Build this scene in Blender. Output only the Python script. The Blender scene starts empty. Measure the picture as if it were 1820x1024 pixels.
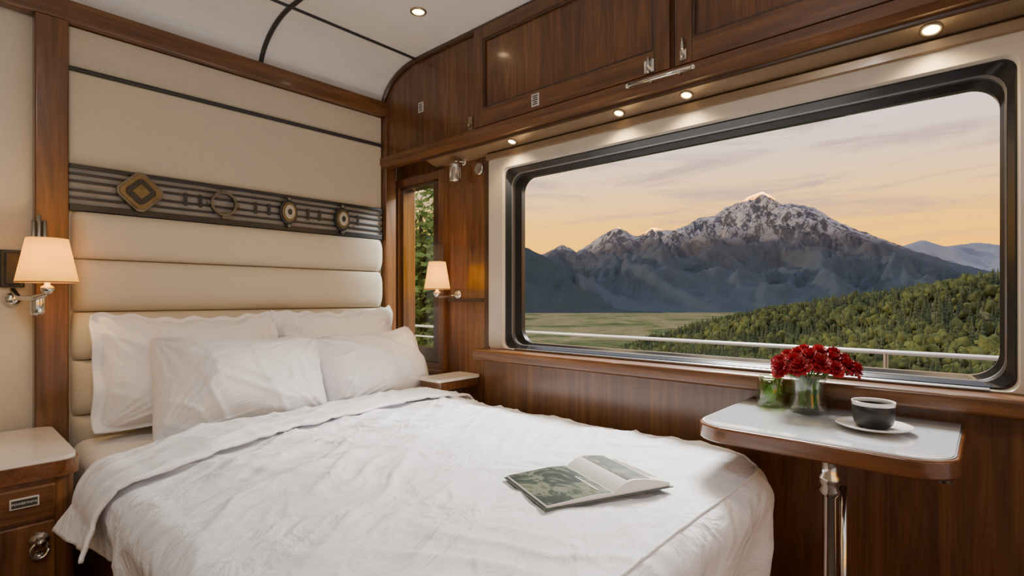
import bpy, bmesh, math, random
from mathutils import Vector, Matrix, noise
random.seed(7)
Z0 = 1.12
S = bpy.context.scene
W = {}
sin, cos, pi = math.sin, math.cos, math.pi
Fv = Vector((0.742, 0.670, 0)).normalized(); Rv = Vector((0.670, -0.742, 0)).normalized()

# ------------------------------------------------------------ materials
def newmat(name):
    m = bpy.data.materials.new(name); m.use_nodes = True
    nt = m.node_tree; b = nt.nodes['Principled BSDF']
    return m, nt, b
def ramp(nt, stops, fac):
    r = nt.nodes.new('ShaderNodeValToRGB')
    e = r.color_ramp.elements
    while len(e) < len(stops): e.new(0.5)
    for i, (p, c) in enumerate(stops):
        e[i].position = p; e[i].color = (c[0], c[1], c[2], 1)
    nt.links.new(fac, r.inputs[0]); return r
def coords(nt, scale=(1,1,1), kind='Object'):
    t = nt.nodes.new('ShaderNodeTexCoord'); m = nt.nodes.new('ShaderNodeMapping')
    m.inputs['Scale'].default_value = scale
    nt.links.new(t.outputs[kind], m.inputs[0]); return m.outputs[0]
def noisetex(nt, vec, scale, detail=4, rough=0.55, dist=0):
    n = nt.nodes.new('ShaderNodeTexNoise')
    n.inputs['Scale'].default_value = scale; n.inputs['Detail'].default_value = detail
    n.inputs['Roughness'].default_value = rough; n.inputs['Distortion'].default_value = dist
    nt.links.new(vec, n.inputs['Vector']); return n.outputs['Fac']
def bump(nt, b, h, strength=0.2, dist=0.01):
    n = nt.nodes.new('ShaderNodeBump'); n.inputs['Strength'].default_value = strength
    n.inputs['Distance'].default_value = dist
    nt.links.new(h, n.inputs['Height']); nt.links.new(n.outputs[0], b.inputs['Normal']); return n
def plain(name, col, rough=0.5, metal=0, coat=0, var=0.06, vs=8, bs=0.0):
    m, nt, b = newmat(name)
    v = coords(nt); n = noisetex(nt, v, vs)
    r = ramp(nt, [(0.3, [c*(1-var) for c in col]), (0.7, [min(1, c*(1+var)) for c in col])], n)
    nt.links.new(r.outputs[0], b.inputs['Base Color'])
    b.inputs['Roughness'].default_value = rough; b.inputs['Metallic'].default_value = metal
    b.inputs['Coat Weight'].default_value = coat; b.inputs['Coat Roughness'].default_value = 0.06
    if bs: bump(nt, b, noisetex(nt, v, vs*12), bs, 0.002)
    return m
def wood(name, axis, dark, mid, light, rough=0.33):
    m, nt, b = newmat(name)
    sc = [14, 14, 14]; sc[axis] = 1.1
    v = coords(nt, sc)
    n1 = noisetex(nt, v, 1.0, 8, 0.62, 2.2)
    sc2 = [170, 170, 170]; sc2[axis] = 5
    n2 = noisetex(nt, coords(nt, sc2), 1.0, 3, 0.5, 0.0)
    sc3 = [4, 4, 4]; sc3[axis] = 0.9
    n3 = noisetex(nt, coords(nt, sc3), 1.0, 3, 0.5, 0.8)
    r1 = ramp(nt, [(0.28, dark), (0.5, mid), (0.74, light)], n1)
    r2 = ramp(nt, [(0.35, (0.62,0.60,0.58)), (0.6, (1,1,1))], n2)
    r3 = ramp(nt, [(0.32, (0.72,0.70,0.68)), (0.62, (1.0,1.0,1.0))], n3)
    def mul(a,c,f):
        mx = nt.nodes.new('ShaderNodeMix'); mx.data_type = 'RGBA'; mx.blend_type = 'MULTIPLY'
        mx.inputs[0].default_value = f
        nt.links.new(a, mx.inputs[6]); nt.links.new(c, mx.inputs[7]); return mx.outputs[2]
    c_ = mul(mul(r1.outputs[0], r2.outputs[0], 0.6), r3.outputs[0], 0.9)
    nt.links.new(c_, b.inputs['Base Color'])
    b.inputs['Roughness'].default_value = rough
    b.inputs['Coat Weight'].default_value = 0.5; b.inputs['Coat Roughness'].default_value = 0.12
    bump(nt, b, n2, 0.06, 0.002)
    return m
WD, WM, WL = (0.068,0.025,0.008), (0.158,0.062,0.019), (0.255,0.110,0.034)
wood_x = wood('walnut_grain_x', 0, WD, WM, WL)
wood_y = wood('walnut_grain_y', 1, WD, WM, WL)
wood_z = wood('walnut_grain_z', 2, WD, WM, WL)
wood_dk = wood('walnut_dark', 2, (0.035,0.013,0.005), (0.07,0.027,0.010), (0.11,0.045,0.017))
wood_dky = wood('walnut_dark_y', 1, (0.03,0.011,0.005), (0.06,0.023,0.009), (0.10,0.040,0.015))
wood_red = wood('cherry_edge', 1, (0.09,0.032,0.011), (0.165,0.062,0.020), (0.23,0.090,0.031), 0.2)

def fabric(name, col, sc=420, strength=0.15, var=0.04):
    m, nt, b = newmat(name)
    v1 = coords(nt, (sc, sc, 25)); v2 = coords(nt, (25, 25, sc))
    n1 = noisetex(nt, v1, 1, 2); n2 = noisetex(nt, v2, 1, 2)
    a = nt.nodes.new('ShaderNodeMath'); a.operation = 'ADD'
    nt.links.new(n1, a.inputs[0]); nt.links.new(n2, a.inputs[1])
    h = nt.nodes.new('ShaderNodeMath'); h.operation = 'MULTIPLY'; h.inputs[1].default_value = 0.5
    nt.links.new(a.outputs[0], h.inputs[0])
    r = ramp(nt, [(0.35, [c*(1-var*1.6) for c in col]), (0.62, [min(1,c*(1+var)) for c in col])], h.outputs[0])
    nt.links.new(r.outputs[0], b.inputs['Base Color'])
    b.inputs['Roughness'].default_value = 0.9; b.inputs['Sheen Weight'].default_value = 0.15
    bump(nt, b, h.outputs[0], strength, 0.002)
    return m
cream = fabric('cream_linen', (0.54,0.485,0.38))
cream_pad = fabric('cream_upholstery', (0.58,0.53,0.425), 600, 0.10, 0.03)
wallpaper = fabric('wallpaper_cream', (0.62,0.58,0.49), 400, 0.2)

def linen(name, col, wr=0.35):
    m, nt, b = newmat(name)
    v = coords(nt, (1,1,1))
    n1 = noisetex(nt, coords(nt, (5,9,7)), 1.0, 5, 0.5, 1.8)
    n2 = noisetex(nt, v, 500, 2)
    a = nt.nodes.new('ShaderNodeMath'); a.operation = 'MULTIPLY_ADD'
    nt.links.new(n2, a.inputs[0]); a.inputs[1].default_value = 0.02; nt.links.new(n1, a.inputs[2])
    r = ramp(nt, [(0.3, [c*0.98 for c in col]), (0.7, col)], n1)
    nt.links.new(r.outputs[0], b.inputs['Base Color'])
    b.inputs['Roughness'].default_value = 0.75; b.inputs['Sheen Weight'].default_value = 0.1
    bump(nt, b, a.outputs[0], wr, 0.04)
    return m
white_linen = linen('white_linen', (0.84,0.86,0.91), 0.50)
white_pillow = linen('white_pillow_cotton', (0.86,0.875,0.92), 0.32)
sheet_mat = linen('ivory_sheet', (0.80,0.77,0.72), 0.3)

chrome = plain('polished_chrome', (0.72,0.70,0.66), 0.14, 1.0)
nickel = plain('satin_nickel', (0.55,0.52,0.47), 0.3, 1.0)
brass = plain('aged_brass', (0.42,0.34,0.21), 0.32, 0.9)
bronze = plain('aged_bronze', (0.17,0.135,0.075), 0.38, 0.75, var=0.3, vs=30)
pewter = plain('dark_pewter', (0.034,0.037,0.042), 0.35, 0.4, var=0.2, vs=14)
pewter_hi = plain('worn_pewter_edge', (0.15,0.145,0.13), 0.35, 0.7, var=0.3, vs=24)
blackline = plain('black_piping', (0.025,0.025,0.027), 0.5)
rubber = plain('black_rubber', (0.006,0.006,0.007), 0.3)
darkframe = plain('charcoal_window_frame', (0.010,0.011,0.013), 0.22, 0.0, 0.2)
alu = plain('brushed_aluminium', (0.45,0.45,0.45), 0.35, 1.0)
alu_dk = plain('grey_metal_bead', (0.22,0.22,0.225), 0.35, 0.9)
cream_paint = plain('cream_lacquer', (0.54,0.49,0.41), 0.3, 0, 0.3)
soffit_mat = plain('bronze_lacquer_soffit', (0.24,0.16,0.09), 0.25, 0.25, 0.5)
ceil_mat = plain('ceiling_white_paint', (0.78,0.77,0.75), 0.7, var=0.03)
white_gloss = plain('white_laminate', (0.64,0.68,0.73), 0.05, 0.0, 1.0, var=0.0)
ivory_top = plain('ivory_stone_top', (0.80,0.77,0.70), 0.2, 0, 0.4, var=0.05)
carpet_mat = plain('carpet_brown', (0.10,0.07,0.05), 0.95, var=0.3, vs=60)
porcelain = plain('white_porcelain', (0.80,0.79,0.77), 0.15, 0, 0.5, var=0.02)
black_glaze = plain('black_glaze', (0.010,0.011,0.013), 0.42, 0, 0.0)
coffee = plain('coffee', (0.02,0.008,0.004), 0.25)
paper = plain('paper', (0.72,0.71,0.68), 0.45, var=0.03)
ink = plain('dark_ink', (0.03,0.035,0.033), 0.5)
petal_mat = plain('red_petal', (0.38,0.004,0.016), 0.6, var=0.5, vs=26)
stem_mat = plain('green_stem', (0.10,0.26,0.04), 0.5, var=0.4, vs=30)
plate_mat = plain('silver_label_plate', (0.62,0.60,0.56), 0.4, 0.3)
rail_mat = plain('exterior_rail_paint', (0.60,0.61,0.62), 0.35, 0.2)

def glassmat(name, tint=(1,1,1), base=0.04, edge=0.5, rough=0.0):
    m = bpy.data.materials.new(name); m.use_nodes = True; nt = m.node_tree; nt.nodes.clear()
    o = nt.nodes.new('ShaderNodeOutputMaterial'); mx = nt.nodes.new('ShaderNodeMixShader')
    t = nt.nodes.new('ShaderNodeBsdfTransparent'); g = nt.nodes.new('ShaderNodeBsdfGlossy')
    lw = nt.nodes.new('ShaderNodeLayerWeight'); lw.inputs[0].default_value = 0.5
    g.inputs['Roughness'].default_value = rough
    n = noisetex(nt, coords(nt), 2.0)
    r = ramp(nt, [(0.0, [c*0.985 for c in tint]), (1.0, tint)], n)
    nt.links.new(r.outputs[0], t.inputs[0])
    pw = nt.nodes.new('ShaderNodeMath'); pw.operation = 'POWER'; pw.inputs[1].default_value = 4.0
    nt.links.new(lw.outputs['Facing'], pw.inputs[0])
    ad = nt.nodes.new('ShaderNodeMath'); ad.operation = 'MULTIPLY_ADD'; ad.inputs[1].default_value = edge; ad.inputs[2].default_value = base
    nt.links.new(pw.outputs[0], ad.inputs[0])
    nt.links.new(ad.outputs[0], mx.inputs[0]); nt.links.new(t.outputs[0], mx.inputs[1]); nt.links.new(g.outputs[0], mx.inputs[2])
    nt.links.new(mx.outputs[0], o.inputs[0]); return m
pane_glass = glassmat('window_glass', (0.99,0.995,0.99), 0.008, 0.12)
vase_glass = glassmat('clear_vase_glass', (0.95,0.97,0.94), 0.09, 0.7)
green_glass = glassmat('green_jar_glass', (0.82,0.90,0.64), 0.09, 0.7)
water_mat = glassmat('vase_water', (0.93,0.96,0.90), 0.02, 0.3)

def emis(name, col, st):
    m, nt, b = newmat(name)
    n = noisetex(nt, coords(nt), 3.0)
    r = ramp(nt, [(0.2, [c*0.95 for c in col]), (0.8, col)], n)
    nt.links.new(r.outputs[0], b.inputs['Emission Color']); b.inputs['Emission Strength'].default_value = st
    b.inputs['Base Color'].default_value = (*col, 1); return m
bulb_mat = emis('warm_lamp_lens', (1.0,0.74,0.38), 20)
shade_mat, nt, b = newmat('lampshade_fabric')
n = noisetex(nt, coords(nt, (200,200,40)), 1)
r = ramp(nt, [(0.3, (0.84,0.60,0.20)), (0.7, (0.92,0.68,0.25))], n)
nt.links.new(r.outputs[0], b.inputs['Base Color'])
tr = nt.nodes.new('ShaderNodeBsdfTranslucent'); nt.links.new(r.outputs[0], tr.inputs[0])
mxs = nt.nodes.new('ShaderNodeMixShader'); mxs.inputs[0].default_value = 0.40
b.inputs['Emission Color'].default_value = (1.0,0.50,0.03,1); b.inputs['Emission Strength'].default_value = 1.5
b.inputs['Roughness'].default_value = 0.9
nt.links.new(b.outputs[0], mxs.inputs[1]); nt.links.new(tr.outputs[0], mxs.inputs[2])
nt.links.new(mxs.outputs[0], nt.nodes['Material Output'].inputs[0])

# ------------------------------------------------------------ mesh helpers
def join(*gs):
    V, F = [], []
    for v, f in gs:
        o = len(V); V += [tuple(p) for p in v]; F += [tuple(i+o for i in q) for q in f]
    return V, F
def gbox(x0,x1,y0,y1,z0,z1):
    v = [(x0,y0,z0),(x1,y0,z0),(x1,y1,z0),(x0,y1,z0),(x0,y0,z1),(x1,y0,z1),(x1,y1,z1),(x0,y1,z1)]
    f = [(0,3,2,1),(4,5,6,7),(0,1,5,4),(1,2,6,5),(2,3,7,6),(3,0,4,7)]
    return v, f
def gsweep(pts, r, n=10, cap=True):
    pts = [Vector(p) for p in pts]; V, F = [], []
    prev = None
    for i, p in enumerate(pts):
        a = pts[max(i-1,0)]; c = pts[min(i+1,len(pts)-1)]
        t = (c-a).normalized()
        if prev is None:
            up = Vector((0,0,1)) if abs(t.z) < 0.9 else Vector((1,0,0))
            s = t.cross(up).normalized()
        else:
            s = (prev - t*prev.dot(t)).normalized()
        prev = s; q = t.cross(s)
        rr = r[i] if isinstance(r, (list,tuple)) else r
        for k in range(n):
            an = 2*pi*k/n; V.append(tuple(p + s*cos(an)*rr + q*sin(an)*rr))
    for i in range(len(pts)-1):
        for k in range(n):
            F.append((i*n+k, i*n+(k+1)%n, (i+1)*n+(k+1)%n, (i+1)*n+k))
    if cap:
        F.append(tuple(range(n-1,-1,-1))); F.append(tuple((len(pts)-1)*n+k for k in range(n)))
    return V, F
def glathe(prof, c, axis=(0,0,1), n=28, closed=False, caps=True):
    ax = Vector(axis).normalized()
    s = ax.orthogonal().normalized(); q = ax.cross(s); c = Vector(c)
    V, F = [], []
    for r, h in prof:
        for k in range(n):
            a = 2*pi*k/n; V.append(tuple(c + ax*h + (s*cos(a)+q*sin(a))*r))
    m = len(prof)
    for i in range(m-1 if not closed else m):
        j = (i+1) % m
        for k in range(n):
            F.append((i*n+k, i*n+(k+1)%n, j*n+(k+1)%n, j*n+k))
    if not closed and caps:
        if prof[0][0] > 1e-3: F.append(tuple(range(n-1,-1,-1)))
        if prof[-1][0] > 1e-3: F.append(tuple((m-1)*n+k for k in range(n)))
    return V, F
def gprism(poly, axis, a0, a1):
    def P(p, a):
        if axis == 0: return (a, p[0], p[1])
        if axis == 1: return (p[0], a, p[1])
        return (p[0], p[1], a)
    n = len(poly)
    V = [P(p,a0) for p in poly] + [P(p,a1) for p in poly]
    F = [tuple(range(n)), tuple(range(2*n-1, n-1, -1))]
    for i in range(n):
        j = (i+1)%n; F.append((i, i+n, j+n, j))
    return V, F
def rrect(x0,x1,y0,y1,r,n=8):
    P = []
    for cx, cy, a0 in ((x1-r,y1-r,0),(x0+r,y1-r,90),(x0+r,y0+r,180),(x1-r,y0+r,270)):
        for k in range(n+1):
            a = math.radians(a0 + 90*k/n); P.append((cx+r*cos(a), cy+r*sin(a)))
    return P
def gring(loops):
    n = len(loops[0][0]); V, F = [], []
    for pts, x in loops:
        V += [(x, p[0], p[1]) for p in pts]
    m = len(loops)
    for i in range(m):
        j = (i+1)%m
        for k in range(n):
            F.append((i*n+k, i*n+(k+1)%n, j*n+(k+1)%n, j*n+k))
    return V, F
def mk(name, g, mat, bevel=0, seg=2, smooth=False, solid=0):
    v, f = g
    xs = [p[0] for p in v]; ys = [p[1] for p in v]; zs = [p[2] for p in v]
    c = Vector(((min(xs)+max(xs))/2, (min(ys)+max(ys))/2, min(zs)))
    me = bpy.data.meshes.new(name); me.from_pydata([tuple(Vector(p)-c) for p in v], [], f)
    bm = bmesh.new(); bm.from_mesh(me)
    bmesh.ops.recalc_face_normals(bm, faces=bm.faces)
    if bevel: bmesh.ops.bevel(bm, geom=list(bm.edges), offset=bevel, segments=seg, profile=0.5, affect='EDGES', clamp_overlap=True)
    bm.to_mesh(me); bm.free()
    mats = mat if isinstance(mat, (list,tuple)) else [mat]
    for m in mats: me.materials.append(m)
    ob = bpy.data.objects.new(name, me); S.collection.objects.link(ob); ob.location = c
    if smooth:
        for p in me.polygons: p.use_smooth = True
        if bevel:
            wn = ob.modifiers.new('wn','WEIGHTED_NORMAL'); wn.keep_sharp = True
    if solid:
        s = ob.modifiers.new('solid','SOLIDIFY'); s.thickness = solid; s.offset = 0
    W[ob.name] = c.copy(); return ob
def put(child, parent):
    child.parent = parent; child.matrix_parent_inverse = Matrix.Translation(-W[parent.name]); return child
def tag(o, label, category, group=None, kind=None):
    if label: o['label'] = label
    if category: o['category'] = category
    if group: o['group'] = group
    if kind: o['kind'] = kind
    return o
def thing(name, parts, label, category, group=None, kind=None):
    lo = Vector((1e9,)*3); hi = -lo
    for p in parts:
        for v in p.data.vertices:
            w = v.co + W[p.name]
            for i in range(3): lo[i] = min(lo[i], w[i]); hi[i] = max(hi[i], w[i])
    e = bpy.data.objects.new(name, None); S.collection.objects.link(e)
    e.empty_display_size = 0.05
    e.location = ((lo.x+hi.x)/2, (lo.y+hi.y)/2, lo.z); W[e.name] = e.location.copy()
    for p in parts: put(p, e)
    return tag(e, label, category, group, kind)
def struct(o): o['kind'] = 'structure'; return o
def light(kind, name, loc, energy, col=(1,0.75,0.5), size=0.05, rot=None, **kw):
    l = bpy.data.lights.new(name, kind); l.energy = energy; l.color = col
    if kind == 'AREA': l.size = size
    elif kind != 'SUN': l.shadow_soft_size = size
    for k, v in kw.items(): setattr(l, k, v)
    o = bpy.data.objects.new(name, l); S.collection.objects.link(o); o.location = loc
    if rot is not None: o.rotation_euler = Vector(rot).to_track_quat('-Z','Y').to_euler()
    return o

# ------------------------------------------------------------ room shell
XW = 1.95; YB = 2.72; FL = -1.12; CE = 1.34
struct(mk('floor', gbox(-1.6,2.1,-1.8,2.9,FL-0.05,FL), carpet_mat))
struct(mk('wall_back', gbox(-1.6,2.05,YB,YB+0.08,FL,1.5), wallpaper))
struct(mk('wall_left', gbox(-1.68,-1.6,-1.8,YB,FL,CE), wallpaper))
def holes(x0,x1,ys,zs,hs):
    gs = []
    for i in range(len(ys)-1):
        for j in range(len(zs)-1):
            cy = (ys[i]+ys[i+1])/2; cz = (zs[j]+zs[j+1])/2
            if any(h[0]<cy<h[1] and h[2]<cz<h[3] for h in hs): continue
            gs.append(gbox(x0,x1,ys[i],ys[i+1],zs[j],zs[j+1]))
    return join(*gs)
H1 = (-0.06,1.80,-0.245,0.660); H2 = (2.345,2.655,-0.29,0.665)
struct(mk('wall_right', holes(XW,XW+0.09,[-1.8,-0.06,1.80,2.345,2.655,YB],[FL,-0.29,-0.245,0.660,0.665,CE],[H1,H2]), wood_z))
cov = [(2.38+0.34*cos(t*pi/2/12), 1.12+0.22*sin(t*pi/2/12)) for t in range(13)]
prof = cov + [(-1.8,CE),(-1.8,CE+0.06),(2.80,CE+0.06),(2.80,1.12)]
struct(mk('ceiling', gprism(prof,0,-1.6,1.97), ceil_mat))
rib = gsweep([(1.12,2.72-0.004,1.12)]+[(1.12,y-0.004,z-0.004) for y,z in cov]+[(1.12,-1.5,CE-0.004)],0.011,6)
struct(mk('trim_1', rib, blackline))
struct(mk('trim_2', gsweep([(-1.5,2.38,CE-0.003),(1.83,2.38,CE-0.003)],0.008,6), blackline))
struct(mk('trim_3', gbox(-1.6,1.87,2.66,YB,1.078,1.165), wood_x, 0.008, smooth=True))
struct(mk('trim_4', gbox(0.272,0.372,2.655,YB,FL,1.078), wood_z, 0.006, smooth=True))
struct(mk('trim_5', gbox(1.825,1.90,2.655,YB,FL,1.078), wood_z, 0.006, smooth=True))
struct(mk('trim_6', gbox(1.915,XW,-1.8,1.925,FL,-0.31), wood_z, 0.003))
struct(mk('trim_7', gbox(1.835,1.965,-1.8,1.935,-0.308,-0.255), wood_y, 0.012, 3, True))
struct(mk('trim_8', gbox(1.94,1.955,1.93,2.25,-0.02,0.0), wood_dky))
struct(mk('trim_9', gbox(1.930,1.955,1.90,1.935,-0.26,0.72), wood_dk, 0.004))

# ------------------------------------------------------------ big window
def rr(y0,y1,z0,z1,r): return rrect(y0,y1,z0,z1,r,10)
sur = gring([(rr(-0.15,1.905,-0.256,0.712,0.02),1.955),(rr(-0.15,1.905,-0.256,0.712,0.02),1.932),(rr(-0.14,1.90,-0.255,0.705,0.02),1.927),(rr(-0.060,1.800,-0.250,0.648,0.03),1.922),(rr(-0.053,1.792,-0.246,0.640,0.035),1.94),(rr(-0.053,1.792,-0.246,0.640,0.035),1.955)])
p1 = mk('window_surround', sur, cream_paint)
p1b = mk('top_track', gbox(1.918,1.952,-0.3,1.915,0.702,0.735), soffit_mat, 0.004)
gas = gring([(rr(-0.060,1.799,-0.247,0.648,0.03),1.938),(rr(-0.050,1.786,-0.241,0.636,0.04),1.934),(rr(-0.034,1.762,-0.231,0.614,0.06),1.952),(rr(-0.034,1.762,-0.231,0.614,0.06),2.03),(rr(-0.060,1.799,-0.247,0.662,0.03),2.03)])
p2 = mk('window_frame', gas, darkframe)
al = gring([(rr(-0.035,1.763,-0.233,0.616,0.06),1.950),(rr(-0.031,1.758,-0.229,0.611,0.065),1.953),(rr(-0.031,1.758,-0.229,0.611,0.065),1.975),(rr(-0.035,1.763,-0.233,0.616,0.06),1.975)])
p3 = mk('metal_bead', al, alu_dk)
gk = gring([(rr(-0.031,1.758,-0.230,0.612,0.065),1.972),(rr(-0.021,1.726,-0.219,0.593,0.07),1.984),(rr(-0.021,1.726,-0.219,0.593,0.07),2.01),(rr(-0.031,1.758,-0.230,0.612,0.065),2.01)])
p4 = mk('rubber_gasket', gk, rubber)
gl = rr(-0.025,1.734,-0.224,0.601,0.07)
p5 = mk('window_pane', ([(1.99,y,z) for y,z in gl],[tuple(range(len(gl)))]), pane_glass)
p6 = mk('bright_lip', gsweep([(1.924,1.72,-0.248),(1.924,0.0,-0.248)],0.005,8), alu)
thing('window_1',[p1,p1b,p2,p3,p4,p5,p6],'large panoramic train window with dark rounded frame and cream surround','window',kind='structure')

# ------------------------------------------------------------ narrow window
def ring_sq(y0,y1,z0,z1,w,xa,xb):
    return join(gbox(xa,xb,y0,y0+w,z0,z1),gbox(xa,xb,y1-w,y1,z0,z1),gbox(xa,xb,y0+w,y1-w,z0,z0+w),gbox(xa,xb,y0+w,y1-w,z1-w,z1))
q1 = mk('window_frame', ring_sq(2.25,2.715,-0.41,0.715,0.045,1.925,1.955), wood_z)
q2 = mk('inner_frame', join(gbox(1.935,1.955,2.295,2.350,-0.36,0.665),gbox(1.935,1.955,2.35,2.66,-0.36,-0.285),gbox(1.935,1.955,2.35,2.66,0.655,0.67)), wood_dk)
mir = wood('polished_reveal', 2, (0.06,0.024,0.009), (0.11,0.045,0.016), (0.17,0.07,0.025), 0.10)
q3 = mk('window_reveal', join(gbox(1.945,2.03,2.645,2.665,-0.29,0.665),gbox(1.95,2.03,2.340,2.350,-0.29,0.665),gbox(1.95,2.03,2.35,2.66,-0.30,-0.285),gbox(1.95,2.03,2.35,2.66,0.66,0.67)), mir)
q4 = mk('window_pane', gbox(1.975,1.978,2.35,2.645,-0.285,0.66), glassmat('side_window_glass', (0.97,0.99,0.97), 0.02, 0.2))
q5 = mk('window_ledge', gbox(1.90,1.96,2.25,2.715,-0.43,-0.40), wood_y, 0.006)
thing('window_2',[q1,q2,q3,q4,q5],'tall narrow window in a varnished walnut frame','window',kind='structure')

# ------------------------------------------------------------ overhead cabinets
XC = 1.84
def cabinet(y0,y1,door,label):
    parts = []
    zb = 0.833
    if y1 > 2.4:
        poly = [(y0,zb),(2.71,zb),(2.71,1.11)] + [(y-0.012,z-0.010) for y,z in cov if y < 2.70] + [(y0,CE-0.006)]
    else:
        poly = [(y0,zb),(y1,zb),(y1,CE-0.006),(y0,CE-0.006)]
    parts.append(mk('cabinet_body', gprism(poly,0,XC,XW-0.002), wood_z))
    if door:
        a, b_ = y0+0.008, y1-0.008
        z0, z1, w = 0.838, 1.325, 0.085; w2=w*0.75
        d = mk('cabinet_door', gbox(XC-0.008,XC-0.0003,a+0.002,b_-0.002,z0+0.002,z1-0.002), wood_z)
        subs=[mk('door_stile', gbox(XC-0.022,XC-0.0082,a,a+w2,z0,z1), wood_z, 0.003),
              mk('door_stile', gbox(XC-0.022,XC-0.0082,b_-w2,b_,z0,z1), wood_z, 0.003),
              mk('door_rail', gbox(XC-0.0222,XC-0.0082,a+w2,b_-w2,z0,z0+w), wood_y, 0.003),
              mk('door_rail', gbox(XC-0.0222,XC-0.0082,a+w2,b_-w2,z1-0.06,z1), wood_y, 0.003)]
        bd = [gbox(XC-0.017,XC-0.0082,a+w2,a+w2+0.01,z0+w,z1-0.06),gbox(XC-0.017,XC-0.0082,b_-w2-0.01,b_-w2,z0+w,z1-0.06),gbox(XC-0.017,XC-0.0082,a+w2+0.01,b_-w2-0.01,z0+w,z0+w+0.01),gbox(XC-0.017,XC-0.0082,a+w2+0.01,b_-w2-0.01,z1-0.07,z1-0.06)]
        subs += [mk('panel_bead', g_, wood_dk) for g_ in bd]
        for k in subs: put(k,d)
        parts.append(d)
    return thing('overhead_cabinet', parts, label, 'cabinet', 'overhead cabinets above the window')
cabinet(1.91,2.71,False,'curved-end walnut overhead cabinet panel beside the headboard wall')
cabinet(0.86,1.906,True,'walnut overhead cabinet with a recessed-panel door')
cabinet(-0.20,0.856,True,'walnut overhead cabinet with wide framed door above the window')
cabinet(-1.26,-0.204,True,'walnut overhead cabinet with wide framed door above the window')
lip = gsweep([(XC-0.008,2.712,1.09)]+[(XC-0.008,y-0.014,z-0.012) for y,z in cov]+[(XC-0.008,-1.5,CE-0.012)],0.012,6)
struct(mk('trim_10', lip, wood_dky))
struct(mk('trim_11', gprism([(XC-0.028,0.832),(XC-0.030,0.795),(XC-0.018,0.775),(XC+0.01,0.768),(XW,0.80),(XW,0.832)],1,-1.8,2.71), wood_y))
struct(mk('trim_12', gprism([(XC+0.006,0.772),(XC+0.01,0.764),(XW-0.03,0.742),(XW,0.735),(XW,0.80)],1,-1.8,2.32), soffit_mat))
struct(mk('trim_13', gbox(XC-0.0,XC+0.012,-1.8,2.35,0.758,0.772), wood_dky, 0.003))

# downlights
def downlight(loc, nrm, r, e, label, cone=2.7):
    n = Vector(nrm).normalized()
    ringg = glathe([(r*0.72,0.001),(r*0.78,0.006),(r,0.004),(r*1.02,0.0),(r*0.9,-0.004),(r*0.72,-0.004)], loc, n, 28, True)
    lens = glathe([(0.0001,0.0015),(r*0.5,0.003),(r*0.74,0.0012)], loc, n, 24)
    a = mk('trim_ring', ringg, brass, smooth=True); b2 = mk('lamp_lens', lens, bulb_mat, smooth=True)
    t = thing('recessed_downlight',[a,b2],label,'light','recessed ceiling lights')
    l = light('SPOT','downlight_lamp',Vector(loc)+n*0.035,e,(1,0.68,0.34),0.02,n,spot_size=cone,spot_blend=0.8)
    W[l.name] = l.location.copy(); put(l,t)
def sof(x): return 0.764 - (x-1.85)*0.275 - 0.001
for u in (0,190,310,745):
    dx, dy = 697.5+.67*u, 629.8-.742*u
    kk = 1.885/dx
    downlight((1.885, dy*kk, sof(1.885)), (-0.35,0,-1), 0.024 if u<700 else 0.027, 8.0, 'small brass recessed downlight glowing warm in the window soffit')
downlight((1.54,1.98,CE-0.001),(0,0,-1),0.038,7,'brass recessed ceiling downlight with warm lamp',1.1)

# cabinet hardware
def labelplate(y,z,X,lab):
    a = mk('plate', gbox(X-0.004,X-0.0005,y-0.022,y+0.022,z-0.028,z+0.028) , plate_mat, 0.001)
    g = []
    for i in range(5):
        zz = z+0.018-i*0.009; w = [0.015,0.012,0.016,0.010,0.014][i]
        g.append(gbox(X-0.0052,X-0.004,y-w,y+w,zz-0.0028,zz+0.0014))
    bq = mk('printed_lines', join(*g), ink); put(bq,a); tag(a,lab,'sign')
labelplate(2.34,1.058,XC,'small silver notice plate with dark printed lines')
labelplate(1.50,0.882,XC-0.022,'small silver notice plate on the cabinet door')
c1 = mk('catch_plate', gbox(XC-0.006,XC-0.0005,1.925,1.955,0.845,0.915), brass, 0.002)
c2 = mk('catch_knob', glathe([(0.0001,0.016),(0.008,0.014),(0.009,0.008),(0.005,0.004),(0.005,0)],(XC-0.006,1.94,0.868),(-1,0,0),16), brass, smooth=True); put(c2,c1)
tag(c1,'small brass cupboard catch with knob','latch')
XD = XC-0.022
l1 = mk('latch_plate', gbox(XD-0.008,XD-0.0005,0.925,0.965,0.842,0.892), chrome, 0.003)
l2 = mk('latch_bolt', gsweep([(XD-0.014,0.945,0.838),(XD-0.014,0.945,0.898)],0.007,12), chrome, smooth=True)
thing('door_latch',[l1,l2],'polished chrome sliding bolt on the cabinet door','latch')
l1 = mk('latch_plate', gbox(XD-0.008,XD-0.0005,0.80,0.825,0.85,0.89), chrome, 0.003)
l2 = mk('latch_bolt', gsweep([(XD-0.014,0.8125,0.856),(XD-0.014,0.8125,0.925)],0.006,12), chrome, smooth=True)
thing('door_latch',[l1,l2],'polished chrome vertical bolt on the cabinet door','latch')
XE=XC-0.030
h=[mk('rail_bar', gsweep([(XE-0.03,1.015,0.803),(XE-0.03,0.765,0.803)],0.0075,12), chrome, smooth=True)]
for yy in (0.93,0.82): h.append(mk('rail_bracket', gsweep([(XE-0.03,yy,0.803),(XE-0.0005,yy,0.803)],0.006,10), chrome, smooth=True))
for yy in (1.018,0.762): h.append(mk('rail_finial', glathe([(0.0001,-0.008),(0.0095,-0.005),(0.0095,0.005),(0.0001,0.008)],(XE-0.03,yy,0.803),(0,1,0),14), chrome, smooth=True))
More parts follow.
